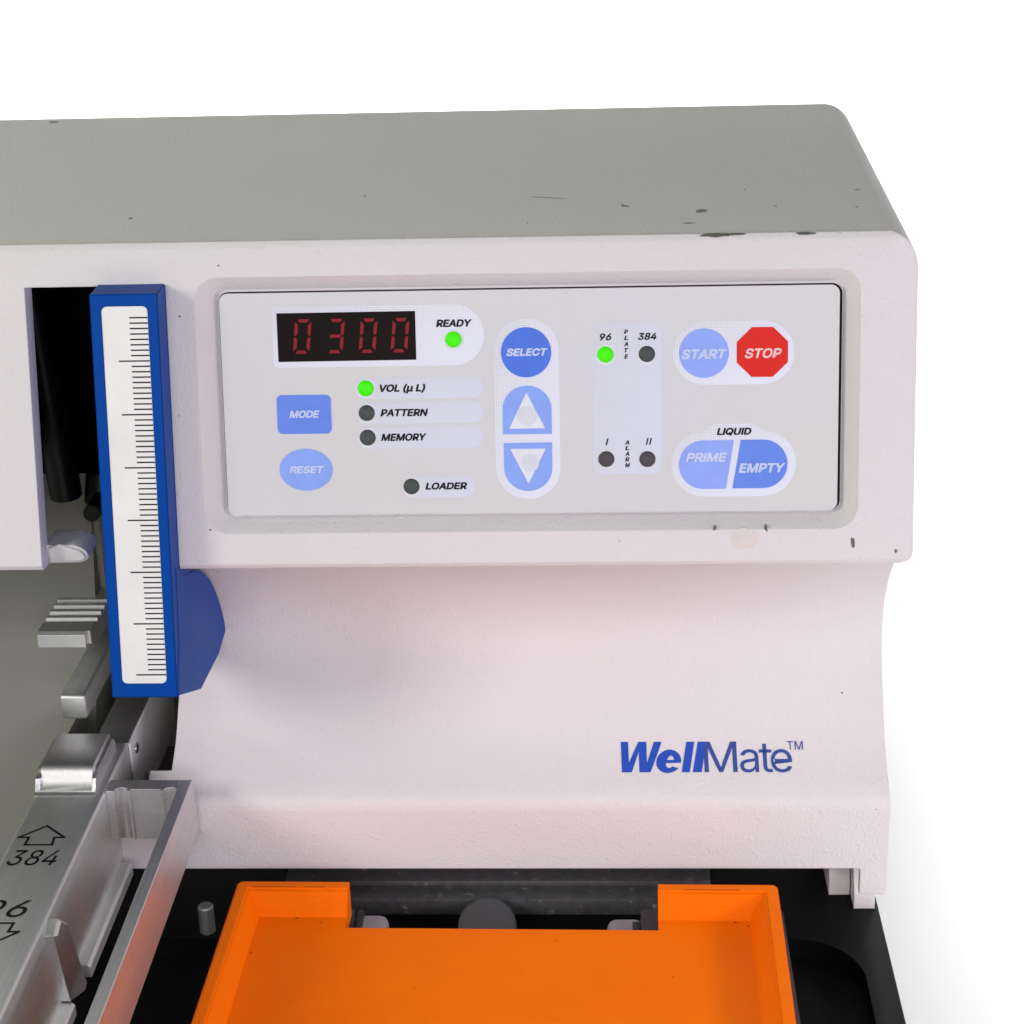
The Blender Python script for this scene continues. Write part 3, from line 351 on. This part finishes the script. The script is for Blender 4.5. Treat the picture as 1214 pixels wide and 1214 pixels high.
# ------------------------------------------------------------------ lettering
GLYPHS['I'] = (175, [[(56, 0), (56, 509), (119, 509), (119, 0)]]); GLYPHS['l'] = (170, [[(54, 0), (54, 530), (115, 530), (115, 0)]])
GLYPHS['w'] = (240, [[(78, 97), (120, 97), (123, 215), (178, 97), (225, 97), (226, 218), (268, 97), (313, 97), (245, 272), (182, 272), (180, 150), (138, 272), (82, 272)]])
_o = [(355+70*cos(t)-(209-(209-68*sin(t)))*-.12, 209-68*sin(t)) for t in [radians(-6+q*(332/30)) for q in range(31)]]
GLYPHS['é'] = (150, [_o[:]+[(374, 238), (360, 248), (345, 244), (339, 232), (338, 219)], [(345, 200), (386, 200), (383, 184), (370, 174), (357, 180)]])
GLYPHS['ł'] = (80, [[(458, 97), (500, 97), (470, 272), (428, 272)]])
for ch in 'wéł': GLYPHS[ch] = (GLYPHS[ch][0], [[(x, 272-y) for x, y in lp] for lp in GLYPHS[ch][1]])
def signed(lp): return sum(a[0]*b[1]-b[0]*a[1] for a, b in zip(lp, lp[1:]+lp[:1]))
def inside(p, lp):
    r = False
    for a, b in zip(lp, lp[1:]+lp[:1]):
        if (a[1] > p[1]) != (b[1] > p[1]) and p[0] < (b[0]-a[0])*(p[1]-a[1])/(b[1]-a[1])+a[0]: r = not r
    return r
def text_bm(s, bold, track=0):
    bm = bmesh.new(); x = 0
    for ch in s:
        if ch == ' ': x += 190; continue
        adv, loops = GLYPHS[ch]
        big = sorted(loops, key=lambda l: -abs(signed(l))); groups = []
        for lp in big:
            g = next((g for g in groups if all(inside(p, g[0]) for p in lp)), None)
            if g is not None: g.append(lp)
            else: groups.append([lp])
        for g in groups:
            cu = bpy.data.curves.new('c', 'CURVE'); cu.dimensions = '2D'; cu.fill_mode = 'BOTH'
            for lp in g:
                sp = cu.splines.new('POLY'); sp.points.add(len(lp)-1); sp.use_cyclic_u = True
                for p, (a, b) in zip(sp.points, lp): p.co = ((a+x)*.001, b*.001, 0, 1)
            cu.offset = min(bold, 0)*.001
            o = bpy.data.objects.new('c', cu); COL.objects.link(o)
            dg = bpy.context.evaluated_depsgraph_get(); dg.update(); me = bpy.data.meshes.new_from_object(o.evaluated_get(dg))
            bpy.data.objects.remove(o); bm.from_mesh(me); bpy.data.meshes.remove(me)
        x += adv+track
    if bold > 0:      # heavier strokes: the outline swept round a small circle
        me2 = bpy.data.meshes.new('t'); bm.to_mesh(me2)
        for i in range(8):
            n0 = len(bm.verts); bm.from_mesh(me2); bm.verts.ensure_lookup_table()
            for v in bm.verts[n0:]: v.co += Vector((bold*.001*cos(i*pi/4), bold*.001*sin(i*pi/4), i+1))
        bpy.data.meshes.remove(me2)
    return bm
def lettering(s, u0, u1, v0, cap, mp, mat, parent, o0=-2.02, bold=36, shear=.21, slices=0, track=0, label=None, name='lettering', thick=.05, capu=509):
    bm = text_bm(s, bold, track); b = max(bold, 0)*.001
    sy = cap/(capu*.001+2*b)
    for v in bm.verts: v.co.y = (v.co.y+b)*sy; v.co.x = v.co.x+v.co.y/sy*shear
    if slices:
        for i in range(1, slices):
            bmesh.ops.bisect_plane(bm, geom=bm.verts[:]+bm.edges[:]+bm.faces[:], plane_co=(0, cap*i/slices, 0), plane_no=(0, 1, 0))
    xs = [v.co.x for v in bm.verts]; a, c = min(xs), max(xs)
    for v in bm.verts: v.co = mp((u0+(v.co.x-a)/(c-a)*(u1-u0), v0+v.co.y), o0+v.co.z*.0012)
    for f in bm.faces: f.normal_update()
    bmesh.ops.scale(bm, vec=(MM,)*3, verts=bm.verts)
    me = bpy.data.meshes.new('m'); bm.to_mesh(me); bm.free()
    if me.polygons and sum(p.normal.dot(Vector((0, -1, .3)))*p.area for p in me.polygons) < 0: me.flip_normals()
    return link(name, me, mat, parent, label=label)

# ------------------------------------------------------------------ control panel
def fk(p, a): return face(p[0], p[1]+.47, a)
bm = bmesh.new(); prism(bm, rrect(-62.2, 78.4, 8.2, 59.6, 1.9), -4.3, -2.2, fk)
CP = link('control_panel', bm_mesh(bm), M_plate, T, smooth=30)
bm = bmesh.new(); prism(bm, rrect(-62.6, 79.15, 7.95, 59.88, 2.3), -4.35, -3.7, fk); link('panel_gap_shade', bm_mesh(bm), M_inner, T)  # black strip added for the shadow in the gap round the panel
def sheet(name, loop, mat, o, label=None, base=None, smooth_=None):
    bm = bmesh.new(); prism(bm, loop, base if base is not None else o-.1, o, fk)
    me = bm_mesh(bm); uvm = me.uv_layers.new(name='mm'); uvn = me.uv_layers.new(name='norm')
    us = [p[0] for p in loop]; vs = [p[1] for p in loop]; inv = {}
    u0, u1, v0, v1 = min(us), max(us), min(vs), max(vs)
    for lo in me.loops:
        c = me.vertices[lo.vertex_index].co/MM; v = ((c.y-2.2)*sin(AL)+(c.z-110.2)*cos(AL))-.47
        uvm.data[lo.index].uv = (c.x, v); uvn.data[lo.index].uv = ((c.x-u0)/(u1-u0), (v-v0)/(v1-v0))
    return link(name, me, mat, CP, label=label)
def arc(cx, cy, r, a0, a1, n=14, ry=None): ry = ry or r; return [(cx+r*cos(radians(a0+(a1-a0)*i/n)), cy+ry*sin(radians(a0+(a1-a0)*i/n))) for i in range(n+1)]
L0, L1, L2, L3 = -2.14, -2.08, -2.02, -1.96
# printed backing panels
sheet('printed_panel', arc(-8.7, 49.55, 6.95, -90, 90)+[(-50.2, 56.5), (-50.3, 43.4), (-49.6, 42.55)], M_white, L0)
for (u0, u1, v0, v1) in ((-31.6, -2.2, 35.1, 40.0), (-31.6, -2.2, 29.35, 34.4), (-31.6, -2.3, 23.6, 28.75), (-21.6, -4.4, 12.1, 17.1)):
    r = (v1-v0)/2-.01; sheet('printed_panel', rrect(u0, u1, v0, v1, r, 8), M_strip, L0)
sheet('printed_panel', rrect(.3, 15.2, 11.5, 53.0, 7.4, 12), M_white, L0)
sheet('printed_panel', rrect(22.6, 38.4, 17.1, 51.6, 2.4, 8), M_strip, L0)
sheet('printed_panel', rrect(41.1, 68.4, 37.4, 51.8, 7.1, 12), M_white, L0)
sheet('printed_panel', arc(48.2, 19.2, 7.6, 90, 270)+arc(61.4, 19.2, 7.6, -90, 90)+[(60.2, 28.0), (58.5, 28.5), (51.0, 28.5), (49.2, 28.0)], M_white, L0)
# display
sheet('display_window', [(-49.05, 43.9), (-17.4, 44.0), (-17.4, 55.1), (-49.1, 55.0)], M_disp, -2.05, label='black four digit display window showing 0300')
SEG = {'a': ((-.40, 1), (.40, 1)), 'g': ((-.40, 0), (.40, 0)), 'd': ((-.40, -1), (.40, -1)), 'b': ((.5, .94), (.5, .06)), 'c': ((.5, -.06), (.5, -.94)), 'f': ((-.5, .94), (-.5, .06)), 'e': ((-.5, -.06), (-.5, -.94))}
def digit(cx, cy, lit):
    bm = bmesh.new(); hw, hh, w = 3.05, 3.55, .37
    sk = lambda x, y: (cx+x+y*.10, cy+y)
    for kk, ((x0, y0), (x1, y1)) in SEG.items():
        X0, Y0, X1, Y1 = x0*hw*1.0, y0*hh, x1*hw*1.0, y1*hh
        on = kk in lit
        if y0 == y1:
            lp = [(X0-.1, Y0+w), (X1+.1, Y0+w), (X1-.35, Y0-w), (X0+.35, Y0-w)] if y0 == 1 else ([(X0+.35, Y0+w), (X1-.35, Y0+w), (X1+.1, Y0-w), (X0-.1, Y0-w)] if y0 == -1 else [(X0-.15, Y0), (X0+.2, Y0+w), (X1-.2, Y0+w), (X1+.15, Y0), (X1-.2, Y0-w), (X0+.2, Y0-w)])
        else:
            s = 1 if X0 > 0 else -1; ya, yb = max(Y0, Y1), min(Y0, Y1)
            if ya > 1: lp = [(X0+s*w, ya), (X0+s*w, yb+.1), (X0, yb-.05), (X0-s*w, yb+.35), (X0-s*w, ya-.75)]
            else: lp = [(X0+s*w, yb), (X0+s*w, ya-.1), (X0, ya+.05), (X0-s*w, ya-.35), (X0-s*w, yb+.75)]
        n0 = len(bm.faces); prism(bm, [sk(x, y) for x, y in lp], -2.06, -2.0 if on else -2.03, fk)
        bm.faces.ensure_lookup_table()
        for f in bm.faces[n0:]: f.material_index = 0 if on else 1
    link('display_digit', bm_mesh(bm), [M_seg, M_seg0], CP, label='digit %s' % {6: '0', 5: '3'}[len(lit)])
for cx, lit in ((-43.2, 'abcdef'), (-35.6, 'abcdg'), (-28.1, 'abcdef'), (-20.8, 'abcdef')): digit(cx-.15, 49.65, lit)
for cx in (-40.0, -32.4, -24.9): sheet('display_divider', [(cx-.12, 44.6), (cx+.12, 44.6), (cx+.25, 54.6), (cx+.01, 54.6)], M_seg0, -2.03)
# indicator lights with their pale rings
def light(u, v, mat, label):
    sheet('light_ring', ell(u+.1, v-.1, 2.35), M_ring, L1)
    bm = bmesh.new(); rr = [(1.87, -.02), (1.8, .2), (1.5, .42), (1.0, .6), (.5, .68)]; rings = [[bm.verts.new(fk((u+r*cos(a), v+r*sin(a)), -2.08+h)) for a in [2*pi*i/28 for i in range(28)]] for r, h in rr]
    for A, B in zip(rings, rings[1:]):
        for i in range(28): bm.faces.new((A[i], A[(i+1) % 28], B[(i+1) % 28], B[i]))
    bm.faces.new(rings[-1]); bm.faces.new(rings[0])
    link('indicator_light', bm_mesh(bm), mat, CP, label=label, smooth=70)
light(-8.8, 48.5, M_green, 'lit green READY light'); light(-29.2, 37.6, M_green, 'lit green VOL light'); light(-29.15, 31.9, M_off, 'unlit PATTERN light')
light(-29.1, 26.2, M_off, 'unlit MEMORY light'); light(-19.3, 14.7, M_off, 'unlit LOADER light'); light(25.7, 44.6, M_green, 'lit green 96 plate light')
light(35.1, 44.6, M_off, 'unlit 384 plate light'); light(25.7, 20.6, M_off2, 'unlit alarm I light'); light(35.1, 20.5, M_off2, 'unlit alarm II light')
# keys
sheet('button', rrect(-49.85, -37.4, 27.25, 36.25, 1.2), M_mode, L2, 'blue rectangular MODE button')
sheet('button', ell(-43.65, 18.85, 6.15, 4.9, 48), M_light, L2, 'pale blue oval RESET button')
sheet('button', ell(7.7, 45.35, 5.72, 5.72, 48), M_sel, L2, 'deep blue round SELECT button')
sheet('button', arc(7.7, 32.3, 5.6, 0, 180, 20, 5.45)+[(2.1, 26.6), (13.3, 26.6)], M_light, L2, 'light blue up arrow button')
sheet('button', arc(7.75, 18.8, 5.55, 180, 360, 20, 5.45)+[(13.3, 24.6), (2.2, 24.6)], M_light, L2, 'light blue down arrow button')
sheet('arrow_mark', [(7.6, 36.2), (3.55, 27.9), (11.8, 27.9)], M_tri, L3); sheet('arrow_mark', [(3.7, 23.2), (11.85, 23.2), (7.8, 15.1)], M_tri, L3)
sheet('worn_spot', ell(7.7, 30.8, 2.3), M_tri2, L3+.03); 
sheet('worn_spot', [(p[0], min(p[1], 22.0)) for p in ell(8.2, 19.9, 2.1)], M_tri2, L3+.03)
sheet('button', ell(48.0, 44.6, 5.6, 5.6, 48), M_start, L2, 'pale blue round START button')
sheet('button', [(61.15+6.02*cos(a)*1.035, 44.7+6.1*sin(a)) for a in [pi/8+i*pi/4 for i in range(8)]], M_red, L2, 'red octagonal STOP button')
sheet('button', arc(47.9, 19.05, 5.62, 90, 270, 20)+[(53.0, 13.45), (54.8, 24.68)], M_start, L2, 'pale blue left half PRIME button')
sheet('button', arc(61.4, 19.1, 5.62, -90, 90, 20)+[(56.4, 24.7), (54.5, 13.5)], M_mode, L2, 'blue right half EMPTY button')
# words on the panel
LT = lambda s, u0, u1, v0, cap, mat=M_ink, **kw: lettering(s, u0, u1, v0, cap, fk, mat, CP, L3 if mat in (M_bt, M_stopt) else L1, **kw)
LT('READY', -12.7, -4.5, 51.35, 1.72); LT('VOL', -26.0, -21.4, 36.7, 1.72); LT('(µ L)', -20.6, -15.5, 36.7, 1.72); LT('PATTERN', -26.0, -15.0, 31.05, 1.7)
LT('MEMORY', -26.0, -15.5, 25.35, 1.7); LT('LOADER', -16.1, -6.4, 13.9, 1.65)
LT('MODE', -47.0, -40.0, 30.95, 1.72, M_bt); LT('RESET', -47.5, -39.4, 18.05, 1.7, M_bt); LT('SELECT', 3.2, 12.6, 44.55, 1.72, M_bt)
LT('START', 42.9, 53.2, 43.3, 2.25, M_bt); LT('STOP', 57.2, 65.5, 43.35, 2.2, M_stopt, bold=26); LT('PRIME', 43.9, 53.3, 19.7, 2.15, M_bt); LT('EMPTY', 55.9, 66.5, 17.1, 2.2, M_bt)
LT('LIQUID', 50.9, 58.8, 25.85, 1.65); LT('96', 24.45, 27.1, 47.8, 1.6, bold=28); LT('384', 33.1, 37.3, 47.8, 1.6, bold=28)
LT('I', 25.55, 26.25, 23.8, 1.6, bold=18); LT('I', 34.75, 35.4, 23.8, 1.6, bold=18); LT('I', 35.5, 36.15, 23.8, 1.6, bold=18)
for i, ch in enumerate('PLATE'): LT(ch, 29.95, 30.9, 49.2-i*1.40, 1.0)
for i, ch in enumerate('ALARM'): LT(ch, 30.0, 31.0 if ch != 'M' else 31.1, 23.9-i*1.31, 1.0)

# logo on the concave front
SEGS = [(COVE[i], COVE[i+1]) for i in range(len(COVE)-1)][::-1]     # from the bottom upwards
def cove_pt(s):        # s = arc length above the lower crease (start of COVE reversed)
    for (b, a) in SEGS:
        a, b = Vector(a), Vector(b); L = (b-a).length
        if s <= L: 
            d = (b-a)/L; return a+d*s, d
        s -= L
    return b, d
def cove_s(z):
    s = 0
    for (b, a) in SEGS:
        if a[1] <= z <= b[1]: return s+(Vector(b)-Vector(a)).length*(z-a[1])/(b[1]-a[1])
        s += (Vector(b)-Vector(a)).length
sb = cove_s(41.45)
def cm(p, a):
    q, d = cove_pt(sb+p[1]); n = Vector((-d.y, d.x)); q = q+n*a
    return Vector((p[0], q.x, q.y))
def logo(s, u0, u1, cap, mat, **kw): lettering(s, u0, u1, 0, cap, cm, mat, T, .10, slices=14, **kw)
logo('w', 28.8, 39.2, 8.75, M_logo, bold=0, shear=0, capu=175)
logo('é', 37.7, 44.0, 8.75, M_logo, bold=0, shear=0, capu=175); logo('ł', 44.0, 47.5, 8.75, M_logo, bold=0, shear=0, capu=175); logo('ł', 46.8, 50.6, 8.75, M_logo, bold=0, shear=0, capu=175)
logo('M', 49.8, 58.1, 8.75, M_logo2, bold=2, shear=0); logo('a', 58.8, 63.5, 8.75, M_logo2, bold=0, shear=0); logo('t', 63.7, 67.0, 8.75, M_logo2, bold=0, shear=0); logo('e', 66.6, 71.9, 8.75, M_logo2, bold=0, shear=0)
patch('paint_chip', blob(85.6, 21.5, .2, .3, .3, 8), cm, M_chip, -.1, .08)
def cm2(p, a): return cm((p[0], p[1]+6.4), a)
lettering('TM', 70.9, 74.9, 0, 2.4, cm2, M_logo2, T, .10, slices=3, bold=2, shear=0)

# ------------------------------------------------------------------ blue scale with its card
bm = bmesh.new(); prism(bm, [(-32.1, 8), (61.0, 8), (62.75, .06), (62.1, .06), (62.1, -12), (-32.1, -12)], -89.3, -73.95, lambda p, a: face(a, p[0], p[1]))
bmesh.ops.bevel(bm, geom=[e for e in bm.edges if min((v.co-face(v.co.x, 0, 0)).dot(face(0, 0, 1)-face(0, 0, 0)) for v in e.verts) > -1], offset=.2, segments=2, affect='EDGES')
SC = link('scale_bar', bm_mesh(bm), [M_blue, M_blue], T, smooth=30, label='tall blue anodised scale bar')
bm = bmesh.new(); prism(bm, rrect(-86.9, -76.3, -28.9, 58.35, 1.3), 7.6, 9, fc); boolean(SC, [cut_mesh(bm, M_blue)]); smooth(SC, 30)
bm = bmesh.new(); prism(bm, rrect(-86.8, -76.4, -28.8, 58.25, 1.2), 7.0, 7.75, fc); link('scale_card', bm_mesh(bm), M_card, SC)
y0 = 55.7; dy = (55.7+26.75)/68
bm = bmesh.new()
for i in range(69):
    v = y0-i*dy; ln = 7.0 if (i >= 8 and (i-8) % 10 == 0) else 4.15
    prism(bm, [(-76.45-ln, v-.16), (-76.45, v-.16), (-76.45, v+.16), (-76.45-ln, v+.16)], 7.74, 7.79, fc)
link('tick_marks', bm_mesh(bm), M_ink, SC, label='black graduation lines')
bm = bmesh.new(); lug = [(-2, 108.5), (0.5, 105.6), (8, 102.6), (14.9, 100.3)]+[(20.5, 98.0), (26.2, 94.4), (30.6, 90.8), (34.2, 87.2), (37.3, 83.2), (39.7, 79.6), (41.5, 76.0), (42.9, 72.6), (43.0, 70.6)]+[(32.8, 69.0), (10.2, 70.8), (-11.9, 80.7), (-9.5, 86), (-6, 92)]
prism(bm, lug, -88, -73.8, yz)
link('scale_lug', bm_mesh(bm), M_blue, SC, smooth=30)

# ------------------------------------------------------------------ aluminium nozzle holder
N = empty('nozzle_holder', (-100, -50, 22), 'machined aluminium nozzle holder engraved 384 and 96 with open side frame', 'metal bracket')
bm = bmesh.new(); add_box(bm, -116, -98.6, -150, 27.2, 22, 46, 1.1, 3, lambda e: all(v.co.z > 45 for v in e.verts) and abs(e.verts[0].co.x-e.verts[1].co.x) < .1)
PL = link('holder_plate', bm_mesh(bm), M_alu, N, smooth=30)
# grip block with a scooped front
bm = bmesh.new(); hp = [(24, 45.9), (24, 50.2), (22.6, 51.5), (8.0, 51.5), (6.4, 51.1), (5.6, 50.2), (5.2, 48.8), (4.4, 47.4), (2.6, 46.3), (1.2, 46.02), (1.2, 45.9)]
prism(bm, hp, -115.9, -100.8, yz)
bmesh.ops.bevel(bm, geom=[e for e in bm.edges if all(abs(v.co.x+100.8) < .01 for v in e.verts) and min(v.co.z for v in e.verts) > 46.5] + [e for e in bm.edges if all(abs(v.co.x+115.9) < .01 for v in e.verts) and min(v.co.z for v in e.verts) > 46.5], offset=1.1, segments=3, affect='EDGES')
link('grip_block', bm_mesh(bm), M_alu2, N, smooth=50)
box('rear_arm', -107.6, -98.62, 27.5, 150, 24, 45.95, M_aludark, N, .35)
box('rear_tongue', -113.5, -106.2, 24.5, 31.5, 36, 46.9, M_aludark, N, .6)
box('arm_side_lit_facing', -98.6, -97.9, 27.6, 76, 24.2, 45.8, M_arm_lit, N, .15)  # added facing that carries the painted light of the arm side
def screw(y, z):
    tube('screw', (-98.0, y, z), (-97.4, y, z), 1.5, M_screw, N)
screw(32.0, 42.0); screw(37.5, 30.5)
# open frame: cross piece with two bores, long outer bar
bm = bmesh.new(); prism(bm, [(3.5, 46), (8.8, 46), (11.5, 30.6), (10.8, 30.2), (3.5, 32)], -98.55, -80.9, yz)
CRS = link('frame_crosspiece', bm_mesh(bm), M_alu2, N)
cs = []
for cx in (-94.8, -82.6):
    bm = bmesh.new(); prism(bm, ell(cx, 3.6, 1.7, 1.7, 24), 20, 60, xy); cs.append(cut_mesh(bm, M_alu2))
bm = bmesh.new(); add_box(bm, -92.5, -85, 2, 4.4, 20, 60); cs.append(cut_mesh(bm, M_alu2))
boolean(CRS, cs); smooth(CRS, 30)
bm = bmesh.new(); prism(bm, [(-150, 46), (8.8, 46), (11.5, 30.6), (10.8, 30.2), (-150, 30.2)], -81, -78, yz)
bmesh.ops.bevel(bm, geom=[e for e in bm.edges if abs(e.verts[0].co.x-e.verts[1].co.x) < .01], offset=.15, segments=1, affect='EDGES')
link('frame_bar', bm_mesh(bm), M_alu2, N, smooth=30)
for ya, yb in ((-34.5, 8.5), (-140, -48.5)):
    bm = bmesh.new(); prism(bm, [(-98.7, 18.6), (-95.6, 18.6), (-95.6, 21.3), (-96.3, 22), (-98.7, 22)], ya, yb, lambda p, a: Vector((p[0], a, p[1]))); link('lower_ledge', bm_mesh(bm), M_alu, N, smooth=20)
bm = bmesh.new(); prism(bm, [(-53.8, 43.6), (-49.5, 45.2), (-44.8, 41.0), (-37.0, 19.2), (-39.6, 18.2), (-48.8, 22.5)], -98.7, -95.8, yz)
bmesh.ops.bevel(bm, geom=[e for e in bm.edges if all(abs(v.co.x+95.8) < .01 for v in e.verts)], offset=.7, segments=1, affect='EDGES')
link('slanted_catch', bm_mesh(bm), M_alu2, N, smooth=20)
top46 = lambda p, a: Vector((p[0], p[1], 46+a))
def eng(s, u0, u1, v0, cap): 
    lettering(s, u0, u1, v0, cap, top46, M_engrave, N, .04, bold=4, shear=.20, name='engraving')
eng('384', -114.0, -102.5, -29.5, 6.4); eng('96', -113.5, -103.8, -50.1, 6.5)
def outline_arrow(P, w):
    bm = bmesh.new(); n = len(P)
    for i in range(n):
        a, b = Vector(P[i]), Vector(P[(i+1) % n]); d = (b-a).normalized(); t = Vector((-d.y, d.x))*w/2; a = a-d*w*.4; b = b+d*w*.4
        vs = [bm.verts.new((q.x, q.y, 46.03+i*.002)) for q in (a-t, b-t, b+t, a+t)]; bm.faces.new(vs)
    link('engraved_arrow', bm_mesh(bm), M_engrave, N)
AR = [(-108.8, -12.5), (-103.3, -17.6), (-105.7, -17.6), (-105.4, -20.8), (-111.9, -20.8), (-111.8, -17.6), (-114.3, -17.6)]
outline_arrow(AR, .65)
outline_arrow([(x, -73.2-y) for x, y in AR], .65)

# levers reaching out of the slot
G = empty('grooved_lever', (-117, 48, 66), 'short aluminium lever with cross grooves on its tip, uppermost beside the blue scale', 'lever')
bm = bmesh.new()
prof = [(140, 62.5), (140, 69)]
y = 66.0
prof += [(y, 69)]
for i in range(4): prof += [(y-.1, 68.1), (y-1.2, 67.9), (y-1.9, 68.9), (y-3.4, 69)]; y -= 3.9
prof += [(y+.0, 69), (46.6, 69), (45.6, 68.2), (45.3, 64.8), (45.6, 64.6)]
prof += [(60, 62.5)]
prism(bm, prof, -124.6, -110.6, yz)
bmesh.ops.bevel(bm, geom=[e for e in bm.edges if all(abs(v.co.x+110.6) < .01 and v.co.y < 46 for v in e.verts)], offset=1.2, segments=3, affect='EDGES')
link('lever_body', bm_mesh(bm), M_alu, G, smooth=25)
A2 = empty('plain_lever', (-112.5, 50, 56), 'plain narrow aluminium lever with rounded tip below the grooved lever', 'lever')
box('lever_body', -116.2, -109.4, 31, 140, 51, 58, M_alu, A2, .9, 3)

# ------------------------------------------------------------------ plate carrier and orange tray
C_ = empty('plate_carrier', (0, -45, 0), 'dark grey plate carrier under the orange tray', 'carrier')
bm = bmesh.new(); add_box(bm, -66, 68.6, -115, 3, 1, 11.9, 1.5, 4, lambda e: abs(e.verts[0].co.z-e.verts[1].co.z) > 5)
CB = link('carrier_frame', bm_mesh(bm), [M_dkgrey, M_dkgrey], C_)
bm = bmesh.new(); add_box(bm, -38.6, 33.3, -20, 20, -2, 30); boolean(CB, [cut_mesh(bm, M_dkgrey)]); smooth(CB, 40)
tube('carrier_foot', (60, -100, 1), (60, -100, -6), 5, M_dkgrey, C_); tube('carrier_foot', (-55, -100, 1), (-55, -100, -6), 5, M_dkgrey, C_)
for cx, cy, s in ((-35.0, 1.4, 1), (29.5, -.2, -1)):
    bm = bmesh.new(); add_box(bm, cx-4.6, cx+4.6, cy-6, cy+5.2, 2, 8.6, 2.4, 4); link('clip', bm_mesh(bm), M_clip, C_, smooth=60)
box('clip_bracket', -38.4, -36.6, -6, 6.2, 1.0, 9.6, M_dkgrey, C_, .4); box('clip_bracket', 31.2, 33.2, -8, 1.5, 1.0, 9.5, M_dkgrey, C_, .4)

O = empty('orange_tray', (0, -45, 12), 'bright orange printed plastic tray with a wide notch in its back wall', 'tray')
O.rotation_euler = (0, 0, radians(0))
bm = bmesh.new(); add_box(bm, -67.6, 66.2, -90, -.2, 12, 22, 1.5, 4, lambda e: abs(e.verts[0].co.z-e.verts[1].co.z) > 5)
bmesh.ops.bevel(bm, geom=[e for e in bm.edges if all(v.co.z > 21.9 for v in e.verts)], offset=.45, segments=2, affect='EDGES')
TR = link('tray_body', bm_mesh(bm), [M_orange], O)
bm = bmesh.new()
rings = [((-65.0, 63.5, -88, -2.9), 24.5), ((-64.8, 63.3, -88, -3.1), 22.0), ((-64.7, 63.2, -88, -3.2), 21.5), ((-64.2, 62.6, -88, -3.8), 21.3), ((-62.6, 60.4, -86, -5.6), 18.2), ((-62.3, 60.1, -85.6, -5.9), 17.9), ((-61.6, 59.3, -85, -7.2), 16.0)]
R = []
for (x0, x1, ya, yb), z in rings: R.append([bm.verts.new((x, y, z)) for x, y in ((x0, ya), (x1, ya), (x1, yb), (x0, yb))])
bm.faces.new(R[0]); bm.faces.new(R[-1])
for P, Q_ in zip(R, R[1:]):
    for i in range(4): bm.faces.new((P[i], P[(i+1) % 4], Q_[(i+1) % 4], Q_[i]))
c1 = cut_mesh(bm, M_orange)
bm = bmesh.new(); add_box(bm, -39.6, 36.9, -11.4, 20, 0, 40); c2 = cut_mesh(bm, M_orange)
boolean(TR, [c1, c2]); smooth(TR, 30)
# turned very slightly in its seat
O.rotation_euler = (0, 0, radians(-.7))

# dirt specks and a loose hair on the tray, specks on the guide plate
def dirt(name, loop, mp, parent, mat):
    bm = bmesh.new(); prism(bm, loop, -.08, .04, mp); link(name, bm_mesh(bm), mat, parent)
M_dirt = Mat('brown_dirt', (.10, .035, .01), .8, 0, .1).m
O.rotation_euler = (0, 0, 0)
trayf = lambda p, a: Vector((p[0], p[1], 16+a)); trayr = lambda p, a: Vector((p[0], p[1], 22+a))
for x, y, q in ((-52, -7.6, .35), (-45.8, -9.3, .25), (12, -16, .2), (55.5, -7.9, .4), (-60.9, -22, .3), (-20, -35, .18), (40, -30, .2), (3, -42, .15), (58.6, -9.4, .3)):
    dirt('dirt_speck', blob(x, y, q, q*.7, .35, 9), trayf, O, M_dirt)
for x, y, rx in ((-58, -3.0, 5.5), (-48, -2.95, 2.6), (50, -2.95, 7)): dirt('rim_groove', [(x-rx, y-.07), (x+rx, y-.1), (x+rx, y+.08), (x-rx, y+.06)], trayr, O, M_dirt)
O.rotation_euler = (0, 0, radians(-.7))
